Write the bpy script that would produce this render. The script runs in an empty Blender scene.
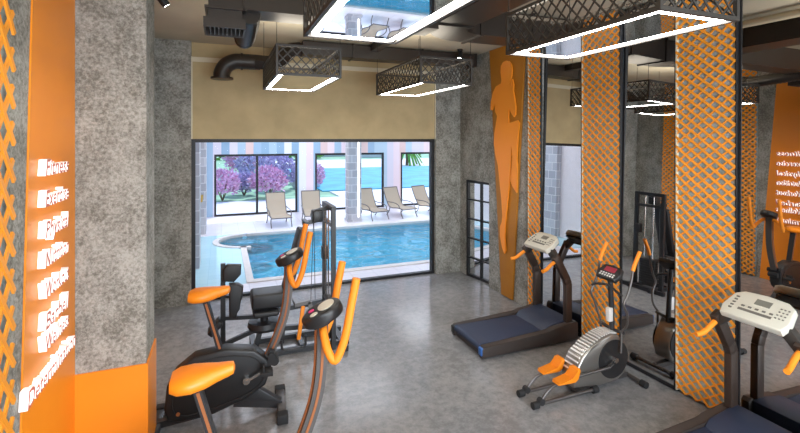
import bpy, bmesh, math, random
from mathutils import Vector, Matrix
random.seed(7)
C = bpy.context.scene.collection
R = math.radians
PI = math.pi

# ------------------------------------------------------------------ materials
def new_mat(name):
    m = bpy.data.materials.new(name); m.use_nodes = True
    nt = m.node_tree
    return m, nt, nt.nodes['Principled BSDF']

def set_in(b, k, v):
    if k in b.inputs: b.inputs[k].default_value = v

def mat(name, col, rough=.5, metal=0., spec=.5, emit=None, es=0., var=.0, vscale=8., bump=0., bscale=60., stretch=(1, 1, 1)):
    m, nt, b = new_mat(name)
    set_in(b, 'Base Color', (*col, 1)); set_in(b, 'Roughness', rough); set_in(b, 'Metallic', metal)
    set_in(b, 'Specular IOR Level', spec)
    if emit: set_in(b, 'Emission Color', (*emit, 1)); set_in(b, 'Emission Strength', es)
    tc = nt.nodes.new('ShaderNodeTexCoord')
    mp = nt.nodes.new('ShaderNodeMapping'); mp.inputs['Scale'].default_value = stretch
    nt.links.new(tc.outputs['Object'], mp.inputs['Vector'])
    if var > 0:
        n = nt.nodes.new('ShaderNodeTexNoise'); n.inputs['Scale'].default_value = vscale; n.inputs['Detail'].default_value = 6
        nt.links.new(mp.outputs[0], n.inputs['Vector'])
        r = nt.nodes.new('ShaderNodeValToRGB')
        r.color_ramp.elements[0].position = .3; r.color_ramp.elements[1].position = .7
        r.color_ramp.elements[0].color = (*[c * (1 - var) for c in col], 1)
        r.color_ramp.elements[1].color = (*[min(1, c * (1 + var)) for c in col], 1)
        nt.links.new(n.outputs[0], r.inputs[0]); nt.links.new(r.outputs[0], b.inputs['Base Color'])
    if bump > 0:
        n2 = nt.nodes.new('ShaderNodeTexNoise'); n2.inputs['Scale'].default_value = bscale; n2.inputs['Detail'].default_value = 4
        nt.links.new(mp.outputs[0], n2.inputs['Vector'])
        bp = nt.nodes.new('ShaderNodeBump'); bp.inputs['Strength'].default_value = bump; bp.inputs['Distance'].default_value = .02
        nt.links.new(n2.outputs[0], bp.inputs['Height']); nt.links.new(bp.outputs[0], b.inputs['Normal'])
    return m

def concrete(name, dark, mid, light, scale=5., rough=.8, bump=.35, big=.45, spec=.3):
    """mottled plaster / concrete: fine blotches over broad clouds"""
    m, nt, b = new_mat(name)
    tc = nt.nodes.new('ShaderNodeTexCoord')
    def noise(sc, det, rg=.6, dist=0.):
        n = nt.nodes.new('ShaderNodeTexNoise'); n.inputs['Scale'].default_value = sc
        n.inputs['Detail'].default_value = det; n.inputs['Roughness'].default_value = rg
        n.inputs['Distortion'].default_value = dist
        nt.links.new(tc.outputs['Object'], n.inputs['Vector']); return n
    n1 = noise(scale * 3.2, 9, .78, .15); n2 = noise(scale * .35, 3)
    r = nt.nodes.new('ShaderNodeValToRGB')
    e = r.color_ramp.elements
    e[0].position = .39; e[0].color = (*dark, 1); e[1].position = .62; e[1].color = (*light, 1)
    k = e.new(.5); k.color = (*mid, 1)
    mx = nt.nodes.new('ShaderNodeMath'); mx.operation = 'MULTIPLY_ADD'
    nt.links.new(n2.outputs[0], mx.inputs[0]); mx.inputs[1].default_value = big
    sb = nt.nodes.new('ShaderNodeMath'); sb.operation = 'SUBTRACT'
    nt.links.new(n1.outputs[0], sb.inputs[0]); sb.inputs[1].default_value = big * .5
    nt.links.new(sb.outputs[0], mx.inputs[2])
    nt.links.new(mx.outputs[0], r.inputs[0]); nt.links.new(r.outputs[0], b.inputs['Base Color'])
    set_in(b, 'Roughness', rough); set_in(b, 'Specular IOR Level', spec)
    bp = nt.nodes.new('ShaderNodeBump'); bp.inputs['Strength'].default_value = bump; bp.inputs['Distance'].default_value = .01
    nt.links.new(n1.outputs[0], bp.inputs['Height']); nt.links.new(bp.outputs[0], b.inputs['Normal'])
    return m

def mirror_mat(name, col=(.82, .83, .84), rough=.0):
    m = bpy.data.materials.new(name); m.use_nodes = True
    nt = m.node_tree; nt.nodes.clear()
    o = nt.nodes.new('ShaderNodeOutputMaterial'); g = nt.nodes.new('ShaderNodeBsdfGlossy')
    g.inputs['Color'].default_value = (*col, 1); g.inputs['Roughness'].default_value = rough
    nt.links.new(g.outputs[0], o.inputs[0]); return m

def glass_mat(name, tint=(.95, .97, 1.), refl=.06, bump=0., bscale=3., rough=0.):
    """thin see-through sheet: clear body plus a Fresnel reflection"""
    m = bpy.data.materials.new(name); m.use_nodes = True
    nt = m.node_tree; nt.nodes.clear()
    o = nt.nodes.new('ShaderNodeOutputMaterial')
    t = nt.nodes.new('ShaderNodeBsdfTransparent'); t.inputs[0].default_value = (*tint, 1)
    g = nt.nodes.new('ShaderNodeBsdfGlossy'); g.inputs['Roughness'].default_value = rough
    f = nt.nodes.new('ShaderNodeLayerWeight'); f.inputs['Blend'].default_value = refl
    x = nt.nodes.new('ShaderNodeMixShader')
    nt.links.new(f.outputs['Fresnel'], x.inputs[0]); nt.links.new(t.outputs[0], x.inputs[1]); nt.links.new(g.outputs[0], x.inputs[2])
    if bump > 0:
        tc = nt.nodes.new('ShaderNodeTexCoord')
        n = nt.nodes.new('ShaderNodeTexNoise'); n.inputs['Scale'].default_value = bscale; n.inputs['Detail'].default_value = 3
        n.inputs['Distortion'].default_value = .8
        nt.links.new(tc.outputs['Object'], n.inputs['Vector'])
        bp = nt.nodes.new('ShaderNodeBump'); bp.inputs['Strength'].default_value = bump; bp.inputs['Distance'].default_value = .1
        nt.links.new(n.outputs[0], bp.inputs['Height'])
        nt.links.new(bp.outputs[0], g.inputs['Normal']); nt.links.new(bp.outputs[0], f.inputs['Normal'])
    nt.links.new(x.outputs[0], o.inputs[0]); return m

def stripes_mat(name):
    """painted vertical stripes of uneven width, pale blue-greys, pinks and whites"""
    m, nt, b = new_mat(name)
    tc = nt.nodes.new('ShaderNodeTexCoord'); sp = nt.nodes.new('ShaderNodeSeparateXYZ')
    nt.links.new(tc.outputs['Object'], sp.inputs[0])
    mul = nt.nodes.new('ShaderNodeMath'); mul.operation = 'MULTIPLY'; mul.inputs[1].default_value = 3.6
    fl = nt.nodes.new('ShaderNodeMath'); fl.operation = 'FLOOR'
    nt.links.new(sp.outputs[0], mul.inputs[0]); nt.links.new(mul.outputs[0], fl.inputs[0])
    w = nt.nodes.new('ShaderNodeTexWhiteNoise'); w.noise_dimensions = '1D'
    nt.links.new(fl.outputs[0], w.inputs['W'])
    r = nt.nodes.new('ShaderNodeValToRGB'); r.color_ramp.interpolation = 'CONSTANT'
    cols = [(.30, .44, .58), (.62, .60, .68), (.42, .56, .66), (.74, .62, .66), (.24, .38, .52), (.70, .72, .78), (.66, .50, .48), (.36, .50, .62)]
    e = r.color_ramp.elements
    e[0].position = 0; e[0].color = (*cols[0], 1); e[1].position = 1 / 8; e[1].color = (*cols[1], 1)
    for i in range(2, 8):
        k = e.new(i / 8); k.color = (*cols[i], 1)
    nt.links.new(w.outputs['Value'], r.inputs[0]); nt.links.new(r.outputs[0], b.inputs['Base Color'])
    set_in(b, 'Roughness', .6); return m

def stone_mat(name, c1, c2, mortar, scale=3., bw=.5, rh=.3):
    m, nt, b = new_mat(name)
    tc = nt.nodes.new('ShaderNodeTexCoord'); mp = nt.nodes.new('ShaderNodeMapping')
    mp.inputs['Rotation'].default_value = (R(90), 0, 0)
    sx = nt.nodes.new('ShaderNodeSeparateXYZ'); cb = nt.nodes.new('ShaderNodeCombineXYZ'); ad = nt.nodes.new('ShaderNodeMath')
    nt.links.new(tc.outputs['Object'], sx.inputs[0]); nt.links.new(sx.outputs[0], ad.inputs[0]); nt.links.new(sx.outputs[1], ad.inputs[1])
    nt.links.new(ad.outputs[0], cb.inputs[0]); nt.links.new(sx.outputs[2], cb.inputs[1])
    br = nt.nodes.new('ShaderNodeTexBrick'); br.inputs['Scale'].default_value = scale
    br.inputs['Color1'].default_value = (*c1, 1); br.inputs['Color2'].default_value = (*c2, 1); br.inputs['Mortar'].default_value = (*mortar, 1)
    br.inputs['Brick Width'].default_value = bw; br.inputs['Row Height'].default_value = rh; br.inputs['Mortar Size'].default_value = .02
    nt.links.new(cb.outputs[0], br.inputs['Vector']); nt.links.new(br.outputs[0], b.inputs['Base Color'])
    set_in(b, 'Roughness', .8); return m

def tile_mat(name, c1, c2, mortar, scale=1., rough=.3, axis='xy'):
    m, nt, b = new_mat(name)
    tc = nt.nodes.new('ShaderNodeTexCoord')
    br = nt.nodes.new('ShaderNodeTexBrick'); br.offset = 0; br.inputs['Scale'].default_value = scale
    br.inputs['Color1'].default_value = (*c1, 1); br.inputs['Color2'].default_value = (*c2, 1); br.inputs['Mortar'].default_value = (*mortar, 1)
    br.inputs['Brick Width'].default_value = .5; br.inputs['Row Height'].default_value = .5; br.inputs['Mortar Size'].default_value = .008
    nt.links.new(tc.outputs['Object'], br.inputs['Vector']); nt.links.new(br.outputs[0], b.inputs['Base Color'])
    set_in(b, 'Roughness', rough); return m

M = {}
M['concrete'] = concrete('grey_mottled_plaster', (.155, .15, .13), (.285, .28, .252), (.41, .405, .375), 10.)
M['floor'] = concrete('polished_concrete', (.21, .213, .222), (.265, .268, .276), (.325, .325, .33), 3., .16, .03, .5, .32)
M['cream'] = mat('cream_plaster', (.52, .415, .235), .85, var=.12, vscale=2.5, bump=.1)
M['cream_trim'] = mat('pale_cream_paint', (.72, .66, .50), .7)
M['ceiling'] = mat('ceiling_paint', (.50, .45, .35), .9, var=.08, vscale=1.5)
M['orange'] = mat('orange_lacquer', (.88, .27, .014), .38, var=.03, vscale=2.)
M['orange_dark'] = mat('amber_panel', (.43, .165, .008), .5, var=.06, vscale=3.)
M['orange_figure'] = mat('bright_orange_cutout', (.96, .31, .02), .45)
M['mesh_orange'] = mat('orange_coated_steel', (.92, .34, .03), .4, var=.06, vscale=5.)
M['mesh_back'] = concrete('slate_grey_backing', (.26, .36, .41), (.36, .46, .51), (.44, .53, .57), 6., .8, .2)
M['black'] = mat('black_powder_coat', (.012, .012, .013), .45)
M['frame_black'] = mat('black_window_frame', (.010, .010, .012), .5)
M['lamp_dark'] = mat('dark_bronze_frame', (.035, .03, .026), .5)
M['duct'] = mat('dark_brown_duct_paint', (.024, .018, .015), .4, var=.12, vscale=3.)
M['rubber'] = mat('black_rubber', (.015, .015, .016), .75)
M['plastic'] = mat('black_shell_plastic', (.014, .014, .015), .42, bump=.05, bscale=200.)
M['pad'] = mat('black_vinyl_pad', (.018, .018, .02), .5)
M['steel_black'] = mat('black_machine_tube', (.02, .02, .022), .4)
M['steel_grey'] = mat('gunmetal_tube', (.12, .11, .105), .35, metal=.6)
M['bronze'] = mat('dark_brown_post', (.050, .032, .024), .4, metal=.3)
M['rust'] = mat('copper_trim_strip', (.33, .11, .035), .45)
M['chrome'] = mat('chrome', (.75, .74, .72), .18, metal=1.)
M['silver'] = mat('silver_plastic', (.33, .31, .285), .28, metal=.8)
M['silver_slat'] = mat('pale_slats', (.85, .84, .82), .3, metal=.3)
M['seat_orange'] = mat('orange_vinyl', (.90, .26, .010), .38)
M['grip_orange'] = mat('orange_foam_grip', (.90, .27, .012), .6, bump=.1, bscale=150.)
M['belt'] = mat('navy_treadmill_belt', (.022, .034, .075), .6, bump=.12, bscale=220.)
M['hood'] = mat('navy_motor_cover', (.020, .029, .060), .55)
M['rail'] = mat('dark_brown_side_rail', (.045, .034, .030), .45)
M['console_white'] = mat('off_white_console', (.66, .64, .55), .45)
M['console_key'] = mat('grey_console_keys', (.16, .15, .13), .5)
M['lcd'] = mat('grey_lcd', (.20, .20, .17), .3)
M['lcd_pale'] = mat('pale_lcd', (.72, .70, .60), .35)
M['pink'] = mat('pink_button', (.80, .05, .22), .4)
M['red_led'] = mat('red_console_face', (.35, .02, .05), .4)
M['blue_cap'] = mat('blue_end_cap', (.03, .13, .42), .4)
M['mirror'] = mirror_mat('wall_mirror_glass', (.80, .80, .80))
M['lamp_mirror'] = mirror_mat('glossy_stretch_panel', (.90, .92, .94))
M['door_mirror'] = mirror_mat('reflective_door_glass', (.78, .80, .82))
M['led'] = mat('led_strip', (1, 1, 1), .5, emit=(1., .965, .91), es=28.)
M['neon'] = mat('lit_letter_return', (1, .97, .95), .5, emit=(1., .92, .90), es=.36)
M['letter'] = mat('pale_pink_letter_face', (.66, .19, .15), .4)
M['glass'] = glass_mat('window_glass', (.97, .98, 1.), .02)
M['hallglass'] = glass_mat('sliding_door_glass', (.93, .97, 1.), .04)
def water_mat(name):
    m = glass_mat(name, (.72, .93, 1.), .14, .9, 1.8)
    nt = m.node_tree
    x = [n for n in nt.nodes if n.type == 'MIX_SHADER'][0]; t = [n for n in nt.nodes if n.type == 'BSDF_TRANSPARENT'][0]
    bp = [n for n in nt.nodes if n.type == 'BUMP'][0]
    rf = nt.nodes.new('ShaderNodeBsdfRefraction'); rf.inputs['Color'].default_value = (.80, .95, .98, 1); rf.inputs['IOR'].default_value = 1.33
    rf.inputs['Roughness'].default_value = 0
    nt.links.new(bp.outputs[0], rf.inputs['Normal'])
    y = nt.nodes.new('ShaderNodeMixShader'); y.inputs[0].default_value = .55
    nt.links.new(t.outputs[0], y.inputs[1]); nt.links.new(rf.outputs[0], y.inputs[2]); nt.links.new(y.outputs[0], x.inputs[1])
    return m
M['water'] = water_mat('pool_water')
M['outwater'] = mat('outdoor_pool_water', (.05, .38, .58), .5, spec=.2, var=.25, vscale=.7)
M['basin'] = tile_mat('turquoise_pool_tile', (.10, .58, .78), (.19, .70, .86), (.50, .85, .92), 2.)
M['deck'] = tile_mat('pale_lilac_deck_tile', (.74, .71, .76), (.77, .74, .78), (.62, .60, .66), 1.)
M['wet'] = tile_mat('wet_cyan_tile', (.45, .70, .78), (.48, .73, .80), (.40, .62, .70), 2., .12)
M['coping'] = mat('beige_stone_coping', (.70, .66, .64), .6, var=.05)
M['hallwall'] = mat('blush_white_hall_wall', (.82, .74, .74), .8, var=.03)
M['hallceil'] = mat('white_hall_ceiling', (.85, .85, .86), .9)
M['stripes'] = stripes_mat('striped_wall_paint')
M['stone'] = stone_mat('grey_stone_cladding', (.36, .36, .39), (.50, .50, .53), (.66, .65, .66), 2., .6, .5)
M['sling'] = mat('beige_sling_fabric', (.43, .36, .275), .8, bump=.1, bscale=300.)
M['lounger_frame'] = mat('grey_lounger_tube', (.16, .15, .15), .4, metal=.4)
M['brass'] = mat('brass', (.75, .42, .10), .3, metal=.8)
M['lawn'] = mat('lawn', (.34, .56, .36), .9, var=.3, vscale=1.2)
M['paving'] = mat('white_paving', (.78, .76, .80), .8, var=.04)
M['leaf_pink'] = mat('pink_blossom_leaves', (.80, .46, .66), .7, var=.3, vscale=6.)
M['leaf_purple'] = mat('violet_leaves', (.56, .47, .70), .7, var=.3, vscale=6.)
M['leaf_green'] = mat('green_fronds', (.16, .40, .05), .7, var=.3, vscale=5.)
M['bark'] = mat('bark', (.20, .13, .09), .9, var=.3)
M['rock'] = mat('pale_rock', (.62, .60, .66), .85, var=.2, vscale=3.)
M['house'] = mat('white_render', (.80, .76, .74), .8)
M['roof'] = mat('red_roof_tiles', (.55, .14, .08), .8, var=.2)
M['hill'] = mat('hazy_blue_hill', (.22, .34, .50), .9, var=.2, vscale=.1)
M['darkpane'] = mat('dark_house_pane', (.05, .07, .10), .1)

# ------------------------------------------------------------------ mesh helpers
class MB:
    def __init__(s):
        s.bm = bmesh.new(); s.mi = 0
    def _done(s, nf, smooth=False):
        s.bm.faces.ensure_lookup_table()
        for f in s.bm.faces[nf:]:
            f.material_index = s.mi; f.smooth = smooth
    def box(s, x0, x1, y0, y1, z0, z1, bev=0., seg=2, mtx=None):
        m = Matrix.Translation(((x0 + x1) / 2, (y0 + y1) / 2, (z0 + z1) / 2)) @ Matrix.Diagonal((abs(x1 - x0), abs(y1 - y0), abs(z1 - z0), 1))
        if mtx: m = mtx @ m
        nf = len(s.bm.faces)
        r = bmesh.ops.create_cube(s.bm, size=1, matrix=m)
        if bev > 0:
            es = list({e for v in r['verts'] for e in v.link_edges})
            # bevelling reorders faces: mark by tagging the old ones
            old = set(s.bm.faces[:nf]) if nf else set()
            bmesh.ops.bevel(s.bm, geom=es, offset=bev, segments=seg, profile=.5, affect='EDGES')
            for f in s.bm.faces:
                if f not in old: f.material_index = s.mi; f.smooth = True
        else:
            s._done(nf)
        return s
    def bar(s, p0, p1, w, h, up=(0, 0, 1), bev=0.):
        p0 = Vector(p0); p1 = Vector(p1); d = p1 - p0; L = d.length
        if L < 1e-6: return s
        x = d / L; u = Vector(up)
        if abs(x.dot(u)) > .98: u = Vector((0, 1, 0)) if abs(x.y) < .9 else Vector((1, 0, 0))
        y = u.cross(x).normalized(); z = x.cross(y)
        mt = Matrix(((x.x, y.x, z.x, 0), (x.y, y.y, z.y, 0), (x.z, y.z, z.z, 0), (0, 0, 0, 1)))
        mt.translation = (p0 + p1) / 2
        return s.box(-L / 2, L / 2, -w / 2, w / 2, -h / 2, h / 2, bev, 2, mt)
    def tube(s, pts, r, n=10, caps=True, flat=1.):
        pts = [Vector(p) for p in pts]; k = len(pts)
        rr = r if isinstance(r, (list, tuple)) else [r] * k
        nf = len(s.bm.faces); rings = []; u = None
        for i, p in enumerate(pts):
            t = ((pts[min(i + 1, k - 1)] - pts[max(i - 1, 0)])).normalized()
            if u is None:
                a = Vector((0, 0, 1)) if abs(t.z) < .9 else Vector((0, 1, 0))
                u = (a - t * a.dot(t)).normalized()
            else:
                u = (u - t * u.dot(t)).normalized()
            v = t.cross(u)
            rings.append([s.bm.verts.new(p + (u * math.cos(2 * PI * j / n) + v * math.sin(2 * PI * j / n) * flat) * rr[i]) for j in range(n)])
        for a, b in zip(rings, rings[1:]):
            for j in range(n):
                s.bm.faces.new((a[j], a[(j + 1) % n], b[(j + 1) % n], b[j]))
        if caps:
            s.bm.faces.new(rings[0][::-1]); s.bm.faces.new(rings[-1])
        s._done(nf, True); return s
    def curve(s, pts, r, n=10, sub=6, flat=1.):
        return s.tube(smooth(pts, sub), r, n, True, flat)
    def prism(s, prof, o, ux, uy, un, depth, bev=0.):
        """polygon profile in the plane (ux, uy) at o, extruded along un"""
        o = Vector(o); ux = Vector(ux); uy = Vector(uy); un = Vector(un)
        old = set(s.bm.faces)
        a = [s.bm.verts.new(o + ux * p + uy * q) for p, q in prof]
        b = [s.bm.verts.new(o + ux * p + uy * q + un * depth) for p, q in prof]
        k = len(prof); fs = [s.bm.faces.new(a[::-1]), s.bm.faces.new(b)]
        for i in range(k): fs.append(s.bm.faces.new((a[i], a[(i + 1) % k], b[(i + 1) % k], b[i])))
        if bev > 0:
            es = list({e for f in fs[:2] for e in f.edges})
            bmesh.ops.bevel(s.bm, geom=es, offset=bev, segments=3, profile=.5, affect='EDGES')
        for f in s.bm.faces:
            if f not in old: f.material_index = s.mi; f.smooth = bev > 0
        return s
    def ball(s, c, r, sub=2, sc=(1, 1, 1), noise=0.):
        nf = len(s.bm.faces)
        q = bmesh.ops.create_icosphere(s.bm, subdivisions=sub, radius=r, matrix=Matrix.Translation(c) @ Matrix.Diagonal((*sc, 1)))
        if noise:
            for v in q['verts']:
                d = (v.co - Vector(c)); v.co = Vector(c) + d * (1 + random.uniform(-noise, noise))
        s._done(nf, True); return s
    def cyl(s, p0, p1, r, n=24):
        return s.tube([p0, p1], r, n)
    def quad(s, a, b, c, d):
        nf = len(s.bm.faces)
        s.bm.faces.new([s.bm.verts.new(p) for p in (a, b, c, d)]); s._done(nf); return s
    def build(s, name, mats, parent=None, matrix=None):
        bmesh.ops.recalc_face_normals(s.bm, faces=s.bm.faces[:])
        me = bpy.data.meshes.new(name); s.bm.to_mesh(me); s.bm.free()
        for m in (mats if isinstance(mats, (list, tuple)) else [mats]): me.materials.append(m)
        # smooth only gentle angles
        try: me.set_sharp_from_angle(angle=R(38))
        except Exception: pass
        o = bpy.data.objects.new(name, me); C.objects.link(o)
        if parent: o.parent = parent
        if matrix: o.matrix_local = matrix
        return o

def smooth(pts, sub=6):
    """Catmull-Rom through the points"""
    P = [Vector(p) for p in pts]; P = [P[0] * 2 - P[1]] + P + [P[-1] * 2 - P[-2]]
    out = []
    for i in range(1, len(P) - 2):
        a, b, c, d = P[i - 1:i + 3]
        for k in range(sub):
            t = k / sub
            out.append(.5 * ((2 * b) + (c - a) * t + (2 * a - 5 * b + 4 * c - d) * t * t + (3 * b - a - 3 * c + d) * t ** 3))
    out.append(P[-2]); return out

def tag(o, label=None, cat=None, group=None, kind=None):
    if label: o['label'] = label
    if cat: o['category'] = cat
    if group: o['group'] = group
    if kind: o['kind'] = kind
    return o

def thing(name, label, cat, loc=(0, 0, 0), rz=0., group=None):
    o = bpy.data.objects.new(name, None); o.empty_display_size = .1; C.objects.link(o)
    o.location = loc; o.rotation_euler = (0, 0, rz)
    return tag(o, label, cat, group)

def kids(o): return [c for c in bpy.data.objects if c.parent is o]
def dup(o, loc=None, rz=None, label=None, parent=None):
    c = o.copy(); C.objects.link(c)
    if parent: c.parent = parent
    if loc is not None: c.location = loc
    if rz is not None: c.rotation_euler = (0, 0, rz)
    if label: c['label'] = label
    for k in kids(o): dup(k, parent=c)
    return c

def struct(name, mb, m, parent=None):
    o = mb.build(name, m, parent)
    if not parent: o['kind'] = 'structure'
    return o

# ------------------------------------------------------------------ the gym's shell
CEIL = 4.46
BACK = 8.42
struct('floor', MB().box(-1.3, 4.95, -2.2, 8.44, -.12, 0), M['floor'])
struct('ceiling', MB().box(-1.3, 4.95, -2.2, 8.62, CEIL, CEIL + .15), M['ceiling'])
# back wall round the big window, with a paler ledge strip near the top
wb = MB().box(-.475, 4.13, BACK, BACK + .2, 2.80, 4.12)
wb.box(-.475, 4.13, BACK + .06, BACK + .2, 4.12, CEIL)
struct('wall_back', wb, M['cream'])
struct('trim_1', MB().box(-.475, 4.13, BACK - .025, BACK + .06, 4.12, 4.20), M['cream_trim'])
struct('trim_2', MB().box(-.49, -.455, BACK - .05, BACK - .001, 2.8, 4.20).box(4.115, 4.145, BACK - .05, BACK - .001, 2.8, 4.12), M['cream_trim'])
struct('pilaster_left', MB().box(-1.3, -.475, 8.36, BACK + .2, 0, CEIL), M['concrete'])
struct('pilaster_right', MB().box(4.13, 4.95, 8.36, BACK + .2, 0, CEIL), M['concrete'])
struct('wall_left', MB().box(-1.3, -1.10, -2.2, 8.36, 0, CEIL), M['concrete'])
wp = MB().box(-1.10, -.588, 4.31, 4.80, .91, CEIL)
struct('pier', wp, M['concrete'])
wr = MB().box(4.84, 5.05, -2.2, 7.2, 0, CEIL).box(5.02, 5.1, 7.2, 8.36, 0, CEIL)
wr.box(4.70, 4.84, 5.75, 7.2, 0, CEIL).box(4.70, 5.02, 7.2, 7.26, 0, CEIL).box(4.70, 5.02, 8.08, 8.36, 0, CEIL).box(4.70, 5.02, 7.26, 8.08, 1.97, CEIL)
wr.box(4.70, 4.84, -2.2, 1.90, 0, CEIL)
struct('wall_right', wr, M['concrete'])
# unseen wall behind the photographer, its wide window added to let fill light in
wf = MB().box(-1.3, -.6, -2.4, -2.2, 0, CEIL).box(4.3, 5.05, -2.4, -2.2, 0, CEIL).box(-.6, 4.3, -2.4, -2.2, 0, .5).box(-.6, 4.3, -2.4, -2.2, 3.6, CEIL)
struct('wall_front', wf, M['cream'])
# orange wainscot round the pier foot
tag(struct('trim_3', MB().box(-1.10, -.573, 4.295, 4.815, 0, .91), M['orange']))

# big window to the pool hall
w1 = thing('window_1', None, None, (1.80, BACK + .08, 0)); w1['kind'] = 'structure'
del_keys = [k for k in ('label', 'category') if k in w1.keys()]
fr = MB().box(-2.275, 2.33, -.05, .05, 2.74, 2.80).box(-2.275, 2.33, -.05, .05, 0, .045)
fr.box(-2.275, -2.215, -.05, .05, .045, 2.74).box(2.27, 2.33, -.05, .05, .045, 2.74)
fr.build('window_frame', M['frame_black'], w1)
MB().box(-2.215, 2.27, -.006, .006, .045, 2.74).build('window_pane', M['glass'], w1)
w2 = thing('window_2', None, None, (1.85, -2.3, .5)); w2['kind'] = 'structure'
f2 = MB().box(-2.45, 2.45, -.04, .04, 0, .06).box(-2.45, 2.45, -.04, .04, 3.04, 3.10)
for x in (-2.45, -.83, .77, 2.39): f2.box(x, x + .06, -.04, .04, .06, 3.04)
f2.build('window_frame', M['frame_black'], w2)

# ------------------------------------------------------------------ mirrored door in the right wall
d1 = thing('door_1', None, None, (4.71, 8.075, 0)); d1['kind'] = 'structure'
DW, DH = -.86, 1.96
DWA = .86
df = MB().box(-.03, .03, -.05, 0, 0, DH).box(-.03, .03, -DWA, -DWA + .05, 0, DH).box(-.03, .03, -DWA + .05, -.05, DH - .05, DH).box(-.03, .03, -DWA + .05, -.05, 0, .05)
df.box(-.03, .0, -DWA * .5 - .015, -DWA * .5 + .015, .05, DH - .05)
for i in range(1, 5): df.box(-.03, 0, -DWA + .05, -.05, DH * i / 5 - .012, DH * i / 5 + .012)
df.build('door_frame', M['frame_black'], d1)
MB().box(0, .012, -DWA + .05, -.05, .05, DH - .05).build('door_glass', M['door_mirror'], d1)
d1.rotation_euler = (0, 0, R(10))

# ------------------------------------------------------------------ tall mirrors between the mesh panels
def mirror(y0, y1, yaw, tilt, label):
    w = y1 - y0; h = CEIL - .03; z = h / 2
    t = thing('wall_mirror', label, 'mirror', (4.725, y1, z + .012), 0, 'tall wall mirrors')
    t.rotation_euler = (0, R(tilt), R(yaw))
    f = MB().box(-.02, .02, -w, -w + .02, -z, z).box(-.02, .02, -.02, 0, -z, z)
    f.box(-.02, .02, -w + .02, -.02, -z, -z + .04).box(-.02, .02, -w + .02, -.02, z - .04, z)
    f.build('mirror_frame', M['frame_black'], t)
    MB().box(-.014, .012, -w + .02, -.02, -z + .04, z - .04).build('mirror_glass', M['mirror'], t)
    return t
MIR = [(4.895, 5.735, 2.0, 1.0), (3.50, 4.235, 2.0, 1.4), (1.92, 2.86, .2, .5)]
mirror(*MIR[0], 'tall black-framed mirror behind the treadmill beside the orange figure panel')
mirror(*MIR[1], 'tall black-framed mirror behind the silver elliptical trainer')
mirror(*MIR[2], 'tall black-framed mirror behind the treadmill with the white console up close')

# ------------------------------------------------------------------ orange expanded-metal panels
def lattice(mb, w, h, dx, dz, sw, th, x0=0., sw2=None):
    """two families of slanted strands clipped to a w x h rectangle in local (y, z)"""
    sl = dz / dx
    n = int((w + h / sl) / dx) + 2
    for sg in (1, -1):
        for i in range(-n, n + 1):
            c = i * dx
            # y = c + sg * z / sl
            za, zb = 0., h
            ya, yb = c, c + sg * h / sl
            # clip to 0..w
            def zat(y): return (y - c) * sg * sl
            lo, hi = sorted((zat(0), zat(w)))
            za = max(za, lo); zb = min(zb, hi)
            if zb - za < .01: continue
            p = Vector((x0 + (-.003 if sg > 0 else .003), c + sg * za / sl, za)); q = Vector((x0 + (-.003 if sg > 0 else .003), c + sg * zb / sl, zb))
            mb.bar(p, q, sw if sg > 0 or not sw2 else sw2, th, up=(1, 0, 0))
def mesh_panel(y0, y1, label, lip=True, xface=4.70, z0=.03, sgn=1, dx=.126, dz=.104, group='orange mesh wall panels', edges=True):
    w = y1 - y0; h = CEIL - .01 - z0
    t = thing('mesh_wall_panel', label, 'wall panel', (xface, y0, z0), 0, group)
    MB().box(0, (.05 if xface > 4.695 else .008) if edges else .012, 0, w, 0, h).build('backing_board', M['mesh_back'], t)
    mb = MB(); lattice(mb, w, h, dx, dz, .025 if edges else .030, .012, -.020 if edges else .05, .017 if edges else None)
    mb.build('expanded_mesh', M['mesh_orange'], t)
    if edges:
        MB().box(-.022, .035 if xface > 4.695 else .008, -.012, .0, 0, h).build('edge_trim', M['frame_black'], t)
        MB().box(-.03, .0, w, w + .012, 0, h).build('edge_trim', M['frame_black'], t)
        MB().box(-.028, .0, w - .016, w, 0, h).build('light_edge_strip', M['cream_trim'], t)
    return t
mesh_panel(2.875, 3.49, 'widest-looking orange mesh panel on the right wall, left of the white treadmill console', xface=4.70)
mesh_panel(4.25, 4.885, 'orange mesh panel on the right wall between the two farther mirrors', xface=4.70)
mesh_panel(5.755, 6.06, 'narrow orange mesh strip beside the orange figure panel', xface=4.69, z0=.03)
mesh_panel(1.2, 3.045, 'orange mesh panel on the left wall at the left edge of the view', xface=-1.10, sgn=-1, edges=False, dx=.15, dz=.20)
mesh_panel(5.97, 7.6, 'orange mesh panel on the left wall beyond the pier, seen in the mirrors', xface=-1.10, sgn=-1, edges=False, dx=.126, dz=.104)
# backing behind right wall panels
for y0, y1 in ((2.875, 3.49), (4.245, 4.885)):
    pass

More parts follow.
